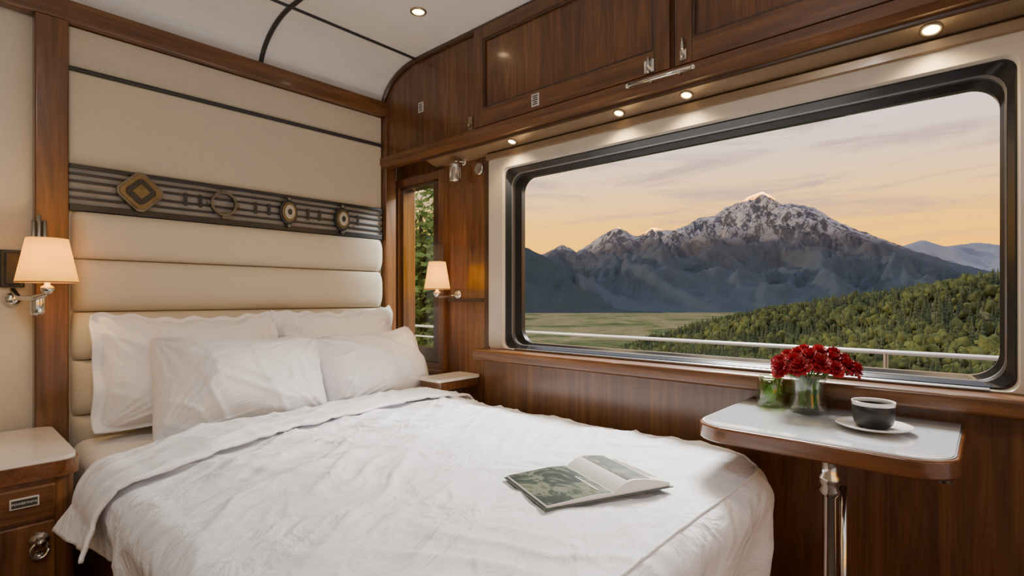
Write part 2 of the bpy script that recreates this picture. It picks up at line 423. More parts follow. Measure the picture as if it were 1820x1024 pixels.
thing('grab_rail',h,'short polished chrome grab rail under the cabinet doors','handle')
for (yy) in (0.105,0.075):
    g = mk('soffit_hook', glathe([(0.004,0.02),(0.004,0.006),(0.0085,0.003),(0.0085,-0.008),(0.0001,-0.012)],(1.93,yy,0.728),(0,0,1),14), chrome, smooth=True)
    tag(g,'tiny chrome blind stud under the soffit','hook','blind studs')
f1 = mk('mount_arm', gsweep([(1.952,2.11,0.735),(1.90,2.11,0.735),(1.885,2.11,0.72)],0.008,10), chrome, smooth=True)
f1b = mk('mount_plate', glathe([(0.02,0),(0.02,0.008),(0.0001,0.01)],(1.950,2.11,0.735),(-1,0,0),16), chrome, smooth=True)
f2 = mk('lamp_body', glathe([(0.0001,0.0),(0.016,0.0),(0.03,-0.012),(0.03,-0.02),(0.024,-0.024),(0.026,-0.085),(0.030,-0.09),(0.030,-0.10),(0.0001,-0.104)],(1.885,2.11,0.722),(0,0,1),20), nickel, smooth=True)
f3 = [mk('lamp_rib', gsweep([(1.885+0.026*cos(a),2.11+0.026*sin(a),0.695),(1.885+0.027*cos(a),2.11+0.027*sin(a),0.637)],0.003,6), chrome) for a in [i*pi/4 for i in range(8)]]
thing('reading_lamp',[f1,f1b,f2]+f3,'small chrome lantern-style reading lamp on the wood panel','lamp')
g = mk('wall_socket', glathe([(0.034,0),(0.034,0.008),(0.026,0.014),(0.018,0.01),(0.0001,0.01)],(1.949,1.99,0.68),(-1,0,0),20), nickel, smooth=True)
tag(g,'round nickel wall switch on the wood panel','switch')

# ------------------------------------------------------------ headboard
parts = []
X0, X1 = 0.375, 1.822; YH=2.716
parts.append(mk('upper_panel', gbox(X0,X1,2.695,YH,0.915,1.076), cream, 0.006))
parts.append(mk('upper_panel', gbox(X0,X1,2.695,YH,0.532,0.903), cream, 0.006))
parts.append(mk('black_piping', gsweep([(X0,2.69,0.909),(X1,2.69,0.909)],0.009,8), blackline))
def pad(x0,x1,z0,z1,yf,yb):
    nx, nz = 40, 20; V=[];F=[]
    for i in range(nx+1):
        for j in range(nz+1):
            a = i/nx*2-1; b_ = j/nz*2-1
            b_ = sin(b_*pi/2)*0.8+b_*0.2
            ex = min(1,(1-abs(a))*(x1-x0)/2/0.05); ez = (1-abs(b_)**3.0)
            hx = math.sqrt(max(0,1-(1-ex)**2)); hz = math.sqrt(max(0,ez))
            V.append((x0+(x1-x0)*i/nx, yb-(yb-yf)*0.35*min(1,hx)-(yb-yf)*0.65*hz*hx, z0+(z1-z0)*(b_+1)/2))
    for i in range(nx):
        for j in range(nz):
            q = i*(nz+1)+j; F.append((q,q+nz+1,q+nz+2,q+1))
    return V,F
segs = [(-0.62,-0.468),(-0.466,-0.248),(-0.246,-0.056),(-0.054,0.155),(0.157,0.345)]
for z0,z1 in segs:
    parts.append(mk('padded_panel', pad(X0,X1,z0,z1,2.63,YH), cream_pad, smooth=True))
parts.append(mk('padded_backing', gbox(X0,X1,2.70,YH,-0.62,0.345), cream_pad))
thing('headboard', parts, 'tall cream upholstered headboard with horizontal padded channels', 'headboard')

# art deco frieze
fr = []
fz0, fz1 = 0.347, 0.530
fbk = plain('slate_backing_metal',(0.25,0.245,0.23),0.5,0.0,var=0.15,vs=10)
fr.append(mk('frieze_backing', gbox(X0,X1,2.690,2.70,fz0,fz1), fbk))
fr.append(mk('frieze_border', gbox(X0,X1,2.674,2.6895,fz1-0.015,fz1), pewter, 0.002))
fr.append(mk('frieze_border', gbox(X0,X1,2.674,2.6895,fz0,fz0+0.026), pewter, 0.002))
for zz in (0.493,0.464,0.428,0.398):
    fr.append(mk('frieze_bar', gbox(X0,X1,2.680,2.6895,zz-0.005,zz+0.005), pewter, 0.0015))
for xx in (0.78,0.84,1.085,1.15,1.355,1.42,1.65):
    fr.append(mk('frieze_tick', gbox(xx-0.007,xx+0.007,2.674,2.6798,0.415,0.472), pewter, 0.001))
def medal(x,z,w,h,kind):
    ps=[]
    def ell(sc, y0,y1, pts=None, n=32):
        if pts is None: pts=[(x+w/2*sc*cos(2*pi*k/n), z+h/2*sc*sin(2*pi*k/n)) for k in range(n)]
        return gprism([(p[0],p[1]) for p in pts],1,y0,y1)
    if kind=='diamond':
        d=lambda s:[(x+s*w/2*c_[0], z+s*h/2*c_[1]) for c_ in ((1,0.16),(1,-0.16),(0.16,-1),(-0.16,-1),(-1,-0.16),(-1,0.16),(-0.16,1),(0.16,1))]
        ps.append(mk('medallion_rim', ell(1,2.656,2.6735,d(1.0)), pewter_hi,0.002))
        ps.append(mk('medallion_plate', ell(1,2.651,2.6565,d(0.88)), bronze,0.0015))
        ps.append(mk('medallion_centre', ell(1,2.646,2.6515,d(0.64)), pewter,0.0015))
        ps.append(mk('medallion_boss', ell(1,2.643,2.6465,[(x,z-.032),(x+.032,z),(x,z+.032),(x-.032,z)]), bronze,0.001))
    elif kind=='ring':
        ps.append(mk('medallion_rim', glathe([(w*0.41,0),(w*0.41,0.02),(w*0.5,0.02),(w*0.5,0)],(x,2.676,z),(0,-1,0),36,True), pewter_hi))
        for q in ((-w*.62,-w*.46,-.008,.008),(w*.46,w*.62,-.008,.008),(-.008,.008,h*.45,h*.6),(-.008,.008,-h*.6,-h*.45)):
            ps.append(mk('medallion_lug', gbox(x+q[0],x+q[1],2.664,2.6735,z+q[2],z+q[3]), pewter_hi))
    else:
        ps.append(mk('medallion_rim', ell(1,2.656,2.6735), pewter,0.003))
        ps.append(mk('medallion_plate', ell(0.8,2.651,2.6565), bronze,0.002))
        ps.append(mk('medallion_centre', ell(0.58,2.646,2.6515), plain('ivory_enamel',(0.42,0.40,0.34),0.3),0.002))
        ps.append(mk('medallion_boss', ell(0.24,2.642,2.6465), pewter,0.001))
        for sg in (1,-1): ps.append(mk('medallion_finial', glathe([(0.0001,-0.012),(0.014,-0.004),(0.014,0.004),(0.0001,0.012)],(x,2.659,z+sg*h*0.55),(0,0,1),14), pewter_hi, smooth=True))
    r0 = ps[0]
    for p in ps[1:]: put(p,r0)
    return r0
fr += [medal(0.606,0.447,0.165,0.165,'diamond'), medal(0.935,0.442,0.115,0.115,'ring'), medal(1.243,0.440,0.09,0.125,'oval'), medal(1.545,0.437,0.09,0.13,'oval')]
thing('decorative_frieze', fr, 'art deco dark pewter frieze with bars and brass medallions', 'wall decoration')

# ------------------------------------------------------------ bed
BX0,BX1,BY0,BY1 = 0.39,1.72,0.53,2.62
TOP = -0.505
fb1 = mk('bed_base', gbox(0.38,1.76,0.50,2.62,FL,-0.745), wood_x, 0.01)
fb2 = mk('mattress', gbox(0.365,1.75,0.52,2.615,-0.743,-0.54), sheet_mat, 0.055, 5, True)
thing('bed',[fb1,fb2],'double berth with ivory fitted sheet on a walnut base','bed')

def sdf(px,py):
    r = 0.16
    x0,x1,y0,y1 = BX0,BX1,BY0,9.0
    cx,cy=(x0+x1)/2,(y0+y1)/2
    qx=abs(px-cx)-(x1-x0)/2+r; qy=abs(py-cy)-(y1-y0)/2+r
    return math.hypot(max(qx,0),max(qy,0))+min(max(qx,qy),0)-r
def grad(px,py):
    e=1e-4
    g=Vector((sdf(px+e,py)-sdf(px-e,py), sdf(px,py+e)-sdf(px,py-e)))
    return g.normalized() if g.length>1e-9 else Vector((1,0))
def fbm(x,y,z,o=4):
    s=0;a=1
    for i in range(o):
        s+=a*noise.noise(Vector((x,y,z))); x*=2.03;y*=2.03;a*=0.5
    return s
def ridge(x,y,z,p=4): return (1-abs(noise.noise(Vector((x,y,z)))))**p
def drape(px,py,off=0.0,r=0.075,wave=0.018,seed=0.0,flare=0.0,crease=1.0,puff=1.0):
    d=sdf(px,py); R=r+off
    a1 = px*0.8+py*0.5; a2 = -px*0.5+py*0.85
    b1 = px*0.6-py*0.8; b2 = px*0.8+py*0.6
    n1 = noise.noise(Vector((a1*2.0+seed, a2*5.0, 3.1+seed)))
    n2 = noise.noise(Vector((px*7+seed, py*3.6, 7.7)))
    n3 = fbm(px*10,py*10,1.3+seed,2)
    near = max(0,min(1,(py-1.0)/0.8))
    r1 = ridge(a1*1.7+seed+5, a2*7+n2*0.3, 1.9,8)
    r2 = ridge(b1*1.8+seed, b2*8+n1*0.6, 8.9,8)
    r3 = ridge(px*2.4+seed+n1, py*12+n2*0.5, 4.4,8)
    r4 = ridge(a1*3.4+n1, a2*16+n2, 14.4+seed,8)
    r5 = ridge(b1*3.6+n2, b2*18+n1, 24.4+seed,8)
    m_ = lambda k: 0.18+0.82*max(0,min(1,0.42+1.9*noise.noise(Vector((px*2.1,py*2.1,k+seed)))))
    wv = 0.013*n1*puff+0.004*n2*puff+0.0012*n3+crease*(m_(11)*((0.010+0.013*near)*r1+0.0035*r4)+m_(31)*((0.009+0.006*near)*r2+0.003*r5)+0.011*near*r3)
    z = TOP+off
    if d<=0:
        e=min(1,-d/0.25)
        z += 0.022*(1-(1-e)**2) + wv
        return (px,py,z)
    g=grad(px,py); bx,by = px-g.x*d, py-g.y*d
    th=min(d/R,pi/2)
    hor=R*sin(th); z-=R*(1-cos(th))
    rest=max(0,d-R*pi/2)
    tt = by if abs(g.x)>0.7 else (bx if abs(g.y)>0.7 else (bx-by))
    hor += wave*min(1,rest/0.12)*sin(tt*17+3*noise.noise(Vector((tt*2,seed,0)))) + flare*rest - (0.10*rest if flare==0 else 0)
    z -= rest*0.985
    return (bx+g.x*(hor+wv*0.5), by+g.y*(hor+wv*0.5), z+wv*cos(th))
def cloth(ax,bx_,ay_f,by_f,nx,ny,**k):
    V=[];F=[]
    for i in range(nx+1):
        px=ax+(bx_-ax)*i/nx
        y0=ay_f(px); y1=by_f(px)
        for j in range(ny+1):
            py=y0+(y1-y0)*j/ny
            V.append(drape(px,py,**k))
    for i in range(nx):
        for j in range(ny):
            q=i*(ny+1)+j; F.append((q,q+ny+1,q+ny+2,q+1))
    return V,F
tt_ = lambda p: max(0,min(1.0,(1.35-p)/0.9))**1.25
flow = lambda p: 1.905-0.25*tt_(p)+0.012*sin(p*9)+0.006*sin(p*31)
ftop = lambda p: 2.10-0.17*tt_(p)+0.008*sin(p*7+1)
dv = cloth(BX0-0.235,BX1+0.34,lambda p:BY0-0.42,lambda p:ftop(p)-0.05,290,320)
du = mk('duvet', dv, white_linen, smooth=True, solid=0.010)
fo = cloth(BX0-0.235,BX1+0.16,flow,ftop,240,44,off=0.032,seed=4.0,flare=0.40,wave=0.026,crease=0.75,puff=0.6)
V,F = fo; ny=44
V2=[]
for i,v in enumerate(V):
    j=i%(ny+1); e=min(j,ny-j)/ny
    dz = -0.008*max(0,1-e/0.05)**2
    V2.append((v[0],v[1],v[2]+dz))
fold = mk('turned_down_fold',(V2,F), white_pillow, smooth=True, solid=0.010)
put(fold, du)
pth=[]
rr_c=0.16
for i in range(60): 
    px=BX0+0.05+(BX1-rr_c-BX0-0.05)*i/59; pth.append((px,BY0))
for i in range(1,16):
    a=-pi/2+pi/2*i/15; pth.append((BX1-rr_c+rr_c*cos(a),BY0+rr_c+rr_c*sin(a)))
for i in range(1,60):
    pth.append((BX1,BY0+rr_c+(1.88-BY0-rr_c)*i/59))
sp_=[]
for (x,y) in pth:
    g_=grad(x+0.0001,y-0.0001); p=drape(x+g_.x*0.03,y+g_.y*0.03); sp_.append((p[0]+g_.x*0.003,p[1]+g_.y*0.003,p[2]+0.006))
pip=mk('piped_seam', gsweep(sp_,0.004,6), white_pillow, smooth=True); put(pip,du)
tag(du,'rumpled white linen duvet with a turned-down top edge','duvet')

# ------------------------------------------------------------ pillows
def pillow(cx,cy,cz,w,h,T,lean,yaw=0,roll=0,flange=0,seed=0,label=''):
    N=84; V=[];F=[]
    M = Matrix.Translation((cx,cy,cz)) @ Matrix.Rotation(math.radians(yaw),4,'Z') @ Matrix.Rotation(math.radians(-lean),4,'X') @ Matrix.Rotation(math.radians(roll),4,'Y')
    idx={}
    for s in (1,-1):
        for i in range(N+1):
            for j in range(N+1):
                edge = i in (0,N) or j in (0,N)
                if s==-1 and edge: idx[(s,i,j)]=idx[(1,i,j)]; continue
                a=i/N*2-1; b_=j/N*2-1
                a=sin(a*pi/2)*0.5+a*0.5; b_=sin(b_*pi/2)*0.5+b_*0.5
                k=1-flange
                ai=min(1,abs(a)/k); bi=min(1,abs(b_)/k)
                th=T/2*(max(0,1-ai**2.2)*max(0,1-bi**2.2))**0.50
                cr4=1-0.045*(a*a*b_*b_)**3
                x=w/2*a*(1-0.045*(1-b_*b_))*cr4; z=h/2*b_*(1-0.055*(1-a*a))*cr4
                z -= 0.02*(1-a*a)*(1 if b_>0 else 0)*b_
                cr_=0
                for cxx in (-1,1):
                    for czz in (-1,1):
                        an=math.atan2(b_-czz,a-cxx); dd=math.hypot(a-cxx,b_-czz)
                        cr_+=ridge(an*5+seed+cxx,dd*0.6,s*2.0+czz,7)*max(0,1-dd/1.2)*0.020
                n1=noise.noise(Vector((x*4+seed,z*4,s)))
                wr=0.020*noise.noise(Vector((x*5+seed,z*5,s*2.0)))+cr_+0.011*ridge(x*3+seed+n1,z*8+x*4,s+3.3,8)+0.008*ridge(x*7+seed+z*3,z*3+n1,s+9.3,8)+0.0012*noise.noise(Vector((x*16,z*16+seed,s)))
                wr*= (0.3+0.7*min(1,th/(T*0.2)))
                fl_=1 if flange and (abs(a)>k or abs(b_)>k) else 0.15
                y=-s*(th)+ -s*wr*(0 if edge else 1) + (0.016*sin(a*9+seed)+0.014*sin(b_*8+seed))*fl_
                if b_<0 and not edge: y-= s*0.018*(-b_)*(1-a*a)
                z+=(0.006*sin(a*9+seed)+(0.006*sin(a*21+seed) if flange else 0))*(b_>0)*b_
                idx[(s,i,j)]=len(V); V.append(tuple(M@Vector((x,y,z))))
    for s in (1,-1):
        for i in range(N):
            for j in range(N):
                q=(idx[(s,i,j)],idx[(s,i+1,j)],idx[(s,i+1,j+1)],idx[(s,i,j+1)])
                F.append(q if s==1 else q[::-1])
    o=mk('pillow',(V,F),white_pillow,smooth=True)
    return tag(o,label,'pillow','white pillows on the bed')
pillow(0.765,2.505,-0.285,0.73,0.48,0.20,12,0,1.0,0.09,1.0,'large white pillow with flanged edge leaning on the headboard')
pillow(1.455,2.505,-0.275,0.71,0.48,0.20,12,0,-1.0,0.09,5.0,'large white flanged pillow leaning against the headboard')
pillow(0.875,2.270,-0.350,0.66,0.42,0.34,27,-4,2.5,0,9.0,'plump smooth white pillow propped in front of another')
pillow(1.500,2.295,-0.345,0.63,0.40,0.32,27,3,-2.5,0,13.0,'plump smooth white pillow beside its matching neighbour')

# ------------------------------------------------------------ nightstands
ns=[]
NZ=-0.484
ns.append(mk('stone_top', gprism(rrect(-0.345,0.318,2.112,2.65,0.045,6),2,NZ-0.012,NZ), ivory_top))
ns.append(mk('top_moulding', gprism(rrect(-0.35,0.325,2.105,2.65,0.05,6),2,NZ-0.06,NZ-0.0125), wood_red))
ns.append(mk('cabinet_body', gprism(rrect(-0.34,0.315,2.12,2.65,0.055,8),2,FL,NZ-0.061), wood_z))
dr = mk('drawer', gbox(-0.29,0.262,2.100,2.12,NZ-0.175,NZ-0.075), wood_x, 0.004)
pl = mk('drawer_plate', gbox(0.160,0.225,2.094,2.0995,NZ-0.130,NZ-0.100), plate_mat, 0.001); put(pl,dr)
pl2 = mk('plate_panel', gbox(0.164,0.221,2.0932,2.0938,NZ-0.126,NZ-0.104), ink); put(pl2,pl)
def text(s,size,loc,rot=(pi/2,0,0)):
    cu=bpy.data.curves.new('txt','FONT'); cu.body=s; cu.size=size; cu.extrude=0.0004; cu.align_x='CENTER'; cu.align_y='CENTER'
    t=bpy.data.objects.new('txt',cu); S.collection.objects.link(t)
    dg=bpy.context.evaluated_depsgraph_get(); me=bpy.data.meshes.new_from_object(t.evaluated_get(dg))
    bpy.data.objects.remove(t)
    R=Matrix.Translation(loc)@Matrix.Rotation(rot[2],4,'Z')@Matrix.Rotation(rot[0],4,'X')
    return ([tuple(R@v.co) for v in me.vertices],[tuple(p.vertices) for p in me.polygons])
tx = mk('plate_lettering', text('POWERYNIYA',0.0088,(0.1925,2.0925,NZ-0.115)), paper); put(tx,pl)
ns.append(dr)
dd = mk('door', gbox(-0.29,0.262,2.100,2.12,FL+0.08,NZ-0.185), wood_z, 0.004)
hn = mk('handle', glathe([(0.024,0),(0.024,0.006),(0.012,0.012),(0.008,0.03),(0.013,0.036),(0.0001,0.040)],(0.225,2.0995,NZ-0.235),(0,-1,0),20), chrome, smooth=True); put(hn,dd)
hn2 = mk('drop_ring', gsweep([(0.225+0.02*cos(a),2.085,NZ-0.262+0.024*sin(a)) for a in [i*2*pi/16 for i in range(17)]],0.005,8), chrome, smooth=True); put(hn2,dd)
hn3 = mk('handle_stud', glathe([(0.014,0),(0.016,0.006),(0.0001,0.012)],(0.225,2.0995,NZ-0.285),(0,-1,0),16), chrome, smooth=True); put(hn3,dd)
ns.append(dd)
thing('nightstand',ns,'walnut bedside cabinet with ivory top, labelled drawer and chrome pull','nightstand')
rs=[]
rs.append(mk('stone_top', gprism(rrect(1.66,1.945,1.975,2.14,0.02,5),2,-0.412,-0.398), ivory_top))
rs.append(mk('shelf_body', gprism(rrect(1.67,1.945,1.985,2.14,0.02,5),2,-0.455,-0.4125), wood_y))
thing('bedside_shelf',rs,'small wall-mounted walnut bedside shelf with ivory top','shelf')

# ------------------------------------------------------------ sconces
trimm=plain('shade_edge',(0.25,0.12,0.05),0.6)
def sconce(cx,cy,cz,rb,rt,h):
    ps=[]
    z0=cz-h/2; z1=cz+h/2
    N=40
    ps.append(mk('lamp_shade', glathe([(rb,z0),(rb*0.7+rt*0.3,z0+h*0.3),(rb*0.3+rt*0.7,z0+h*0.7),(rt,z1)],(cx,cy,0),(0,0,1),N,caps=False), shade_mat, smooth=True, solid=0.002))
    ps.append(mk('shade_trim', glathe([(rb+0.001,z0),(rb+0.001,z0+0.004),(rb-0.002,z0+0.004),(rb-0.002,z0)],(cx,cy,0),(0,0,1),N,True), trimm))
    ps.append(mk('shade_trim', glathe([(rt+0.001,z1-0.003),(rt+0.001,z1),(rt-0.002,z1),(rt-0.002,z1-0.003)],(cx,cy,0),(0,0,1),N,True), trimm))
    ps.append(mk('lamp_stem', glathe([(0.0001,z0-0.045),(0.012,z0-0.04),(0.020,z0-0.025),(0.020,z0-0.015),(0.009,z0-0.008),(0.009,z0+h*0.35),(0.0001,z0+h*0.35)],(cx,cy,0),(0,0,1),18), chrome, smooth=True))
    ps.append(mk('bulb', glathe([(0.0001,z0+h*0.35),(0.014,z0+h*0.40),(0.018,z0+h*0.52),(0.012,z0+h*0.64),(0.0001,z0+h*0.68)],(cx,cy,0),(0,0,1),16), bulb_mat, smooth=True))
    return ps
ps = sconce(0.290,2.50,0.134,0.088,0.058,0.158)
wx=0.215; yw=YB-0.001
ps.append(mk('wall_plate', gbox(wx-0.034,wx+0.034,yw-0.02,yw,0.04,0.18), pewter, 0.004))
ps.append(mk('wall_plate_step', gbox(wx-0.022,wx+0.022,yw-0.034,yw-0.02,0.05,0.17), pewter, 0.004))
for i in range(3): ps.append(mk('fluted_fin', gsweep([(wx+0.052+i*0.016,2.645,0.10),(wx+0.052+i*0.016,2.645,0.29+(0.02 if i==1 else 0))],0.007,10), nickel, smooth=True))
ps.append(mk('fin_clamp', gbox(wx+0.038,wx+0.098,2.635,2.654,0.10,0.13), nickel, 0.003))
ps.append(mk('lamp_arm', gsweep([(wx,yw-0.03,0.03),(wx+0.01,2.60,0.0),(wx+0.04,2.54,0.0),(0.285,2.505,0.012),(0.29,2.50,0.03)],0.009,12), chrome, smooth=True))
ps.append(mk('arm_cylinder', glathe([(0.0001,-0.045),(0.018,-0.04),(0.022,-0.03),(0.022,0.02),(0.018,0.03),(0.0001,0.035)],(wx+0.055,2.56,-0.02),(0,0,1),20), chrome, smooth=True))
ps.append(mk('switch_knob', glathe([(0.024,0),(0.026,0.012),(0.018,0.022),(0.010,0.024),(0.0001,0.026)],(wx,yw-0.002,-0.005),(0,-1,0),22), chrome, smooth=True))
thing('wall_sconce',ps,'chrome art deco wall lamp with lit cream tapered shade','lamp','bedside wall lamps')
light('POINT','sconce_lamp',(0.29,2.50,0.15),4.0,(1,0.64,0.26),0.03)
ps = sconce(1.80,2.155,0.118,0.068,0.043,0.145)
ps.append(mk('wall_plate', glathe([(0.028,0),(0.028,0.008),(0.016,0.014),(0.0001,0.016)],(XW,2.155,0.02),(-1,0,0),22), chrome, smooth=True))
ps.append(mk('lamp_arm', gsweep([(XW-0.012,2.155,0.02),(1.86,2.155,0.008),(1.815,2.155,0.004),(1.80,2.155,0.012)],0.007,12), chrome, smooth=True))
thing('wall_sconce',ps,'small chrome wall lamp with lit tapered shade beside narrow window','lamp','bedside wall lamps')
light('POINT','sconce_lamp',(1.80,2.155,0.13),5.0,(1,0.60,0.22),0.025)

# ------------------------------------------------------------ table
TZ=-0.345
tp=[]
def tpoly(i):
    x0,x1,y0,y1=1.425+i,1.913,0.045+i,0.625-i
    P=[]
    r1,r2=0.09-i*0.8,0.10-i*0.8
    for cx,cy,a0,r in ((x0+r2,y1-r2,90,r2),(x0+r1,y0+r1,180,r1)):
        for k in range(11):
            a=math.radians(a0+9*k); P.append((cx+r*cos(a),cy+r*sin(a)))
    P += [(x1,y0),(x1,y1)]
    return P
TB=TZ-0.046
tp.append(mk('table_top', gprism(tpoly(0.012),2,TZ-0.01,TZ), white_gloss))
tp.append(mk('metal_inlay', gprism(tpoly(0.008),2,TZ-0.012,TZ-0.0015), alu))
tp.append(mk('wood_edge', gprism(tpoly(0.0),2,TB,TZ-0.003), wood_red, 0.006, 3, True))
lx,ly=1.63,0.32
tp.append(mk('pedestal', glathe([(0.0001,FL+0.002),(0.11,FL+0.002),(0.11,FL+0.015),(0.04,FL+0.03),(0.016,FL+0.05),(0.016,TZ-0.19),(0.020,TZ-0.185),(0.026,TZ-0.172),(0.020,TZ-0.16),(0.026,TZ-0.148),(0.026,TZ-0.136),(0.020,TZ-0.126),(0.020,TZ-0.08),(0.026,TZ-0.075),(0.028,TZ-0.06),(0.045,TZ-0.055),(0.045,TB-0.0005),(0.0001,TB-0.0005)],(lx,ly,0),(0,0,1),28), chrome, smooth=True))
tp.append(mk('side_rod', gsweep([(lx+0.022,ly-0.028,TZ-0.16),(lx+0.022,ly-0.028,FL+0.03)],0.009,12), chrome, smooth=True))
tp.append(mk('lever', gsweep([(lx-0.06,ly+0.11,TB-0.010),(lx-0.03,ly+0.07,TB-0.016),(lx,ly+0.02,TB-0.02),(lx+0.02,ly-0.06,TB-0.02)],0.007,10), chrome, smooth=True))
tp.append(mk('clamp_knob', glathe([(0.018,0),(0.020,-0.01),(0.012,-0.02),(0.014,-0.03),(0.0001,-0.034)],(1.56,0.075,TB),(0,0,1),10), pewter))
thing('side_table',tp,'fold-down window table with white top, wood edge and chrome pedestal','table')

cx,cy=1.655,0.225
g = mk('saucer', glathe([(0.0001,0.0005),(0.035,0.0005),(0.045,0.006),(0.075,0.011),(0.086,0.016),(0.0865,0.018),(0.083,0.018),(0.07,0.0135),(0.04,0.009),(0.0001,0.008)],(cx,cy,TZ),(0,0,1),40), porcelain, smooth=True)
tag(g,'round white porcelain saucer under a black cup','saucer')
zc=TZ+0.0095
c1 = mk('cup_body', glathe([(0.0001,0),(0.030,0),(0.034,0.002),(0.0425,0.010),(0.0460,0.022),(0.0475,0.040),(0.0480,0.057),(0.0460,0.058),(0.043,0.04),(0.038,0.018),(0.0001,0.012)],(cx,cy,zc),(0,0,1),40), black_glaze, smooth=True)
c2 = mk('cup_rim', glathe([(0.0482,0.0575),(0.0488,0.066),(0.0482,0.068),(0.0465,0.067),(0.0460,0.059)],(cx,cy,zc),(0,0,1),40,True), porcelain, smooth=True)
c3 = mk('coffee', glathe([(0.0001,0.0555),(0.0450,0.0555)],(cx,cy,zc),(0,0,1),32), coffee)
ha=[]
for i in range(13):
    a=-pi/2+pi*i/12; d=Vector((0.55,0.83,0)).normalized()
    ha.append(Vector((cx,cy,zc+0.032))+d*(0.043+0.018*cos(a))+Vector((0,0,0.016*sin(a))))
c4 = mk('cup_handle', gsweep(ha,0.0045,10), black_glaze, smooth=True)
thing('coffee_cup',[c1,c2,c3,c4],'black coffee cup with white rim on a saucer','cup')

vx,vy=1.775,0.405
vp=[(0.0001,0.001),(0.046,0.001),(0.051,0.008),(0.050,0.03),(0.045,0.06),(0.044,0.085),(0.050,0.108),(0.054,0.116),(0.051,0.116),(0.041,0.085),(0.042,0.06),(0.046,0.03),(0.046,0.014),(0.0001,0.012)]
v1=mk('vase_body', glathe(vp,(vx,vy,TZ),(0,0,1),36), vase_glass, smooth=True)
v2=mk('vase_water', glathe([(0.0001,0.013),(0.0445,0.015),(0.0445,0.03),(0.0405,0.06),(0.0395,0.08),(0.0001,0.08)],(vx,vy,TZ),(0,0,1),30), water_mat, smooth=True)
v3=mk('vase_rim', glathe([(0.053,0.114),(0.055,0.116),(0.053,0.119),(0.051,0.116)],(vx,vy,TZ),(0,0,1),36,True), vase_glass, smooth=True)
def leafblade(base,tip,w):
    base=Vector(base);tip=Vector(tip);V=[];F=[];sd=(tip-base).cross(Vector((random.random()-.5,random.random()-.5,0.2))).normalized()
    for i in range(7):
        t=i/6;c=base.lerp(tip,t);ww=w*sin(pi*min(1,t*0.95+0.05))
        V+= [tuple(c+sd*ww),tuple(c-sd*ww)]
    for i in range(6): F.append((2*i,2*i+1,2*i+3,2*i+2))
    return V,F
v4=mk('vase_foliage', join(*[leafblade((vx+random.uniform(-.025,.025),vy+random.uniform(-.025,.025),TZ+0.016),(vx+random.uniform(-.034,.034),vy+random.uniform(-.034,.034),TZ+random.uniform(0.07,0.112)),0.006) for i in range(34)]), stem_mat)
v4['kind']='stuff'
thing('flower_vase',[v1,v2,v3,v4],'clear flared glass vase filled with water and green stems','vase')
jx,jy=1.795,0.515
j1=mk('jar_body', glathe([(0.0001,0.001),(0.036,0.001),(0.040,0.006),(0.040,0.07),(0.034,0.08),(0.034,0.094),(0.031,0.094),(0.031,0.08),(0.037,0.068),(0.037,0.012),(0.0001,0.010)],(jx,jy,TZ),(0,0,1),30), green_glass, smooth=True)
j2=mk('jar_rim', glathe([(0.034,0.09),(0.037,0.094),(0.034,0.099),(0.031,0.094)],(jx,jy,TZ),(0,0,1),30,True), green_glass, smooth=True)
j3=mk('jar_foliage', join(*[leafblade((jx+random.uniform(-.02,.02),jy+random.uniform(-.02,.02),TZ+0.014),(jx+random.uniform(-.025,.025),jy+random.uniform(-.025,.025),TZ+0.075),0.006) for i in range(14)]), stem_mat)
j3['kind']='stuff'
thing('glass_jar',[j1,j2,j3],'small green-tinted glass jar holding leafy stems','jar')
def bloom(c, axis, R, seed):
    rnd=random.Random(seed); ax=Vector(axis).normalized(); s=ax.orthogonal().normalized(); q=ax.cross(s); c=Vector(c)
    V=[];F=[]
    rings=[(4,0.28,1.15),(6,0.50,1.0),(8,0.75,0.75),(9,0.95,0.4)]
    for n_,rad,up in rings:
        a0=rnd.uniform(0,6)
        for k in range(n_):
            an=a0+2*pi*k/n_+rnd.uniform(-.15,.15); o=len(V); m=7
            wid=R*0.62*(0.6+0.4*rad)
            for i in range(m+1):
                t=i/m
                for j in range(m+1):
                    w=(j/m*2-1)
                    prof=sin(min(1,t*1.15+0.12)*pi*0.60)
                    te=t*(1-0.14*w*w*t)
                    rr_=R*rad*te; hh=R*up*te**0.8*0.75 - R*0.28*rad*te*te
                    hh+=R*0.10*sin(w*7+k+t*3)*t
                    rr_-=R*0.10*w*w*t
                    d=s*cos(an)+q*sin(an); tn=-s*sin(an)+q*cos(an)
                    V.append(tuple(c+d*rr_+tn*w*wid*prof*0.68+ax*hh))
            for i in range(m):
                for j in range(m):
                    z=o+i*(m+1)+j; F.append((z,z+m+1,z+m+2,z+1))
    return V,F
fc=Vector((vx,vy,TZ+0.122))+Rv*0.016
NB=28
for i in range(NB):
    a=i*2.399; r_=math.sqrt((i+0.5)/NB)
    dx=Rv*(r_*cos(a)*0.112)+Fv*(r_*sin(a)*0.070)
    up=0.056*(1-r_*r_*0.85)
    c=fc+dx+Vector((0,0,up))
    if c.x>1.825: c.x=1.825
    ax=(dx*9+Vector((0,0,0.7)))
    R=0.035+0.006*random.random()
    bl=mk('flower_bloom',bloom(c,ax,R,i),petal_mat,smooth=True)
    base=Vector((vx,vy,TZ+0.018))-dx*0.25
    mid=Vector((vx,vy,TZ+0.10))+dx*0.22
    st=mk('flower_stem',gsweep([base,base.lerp(mid,0.5),mid,mid.lerp(c,0.6)+Vector((0,0,-0.004)),c],0.0022,6),stem_mat,smooth=True)
    thing('red_flower',[bl,st],'ruffled deep red flower standing in a glass vase','flower','red flowers in the vase')

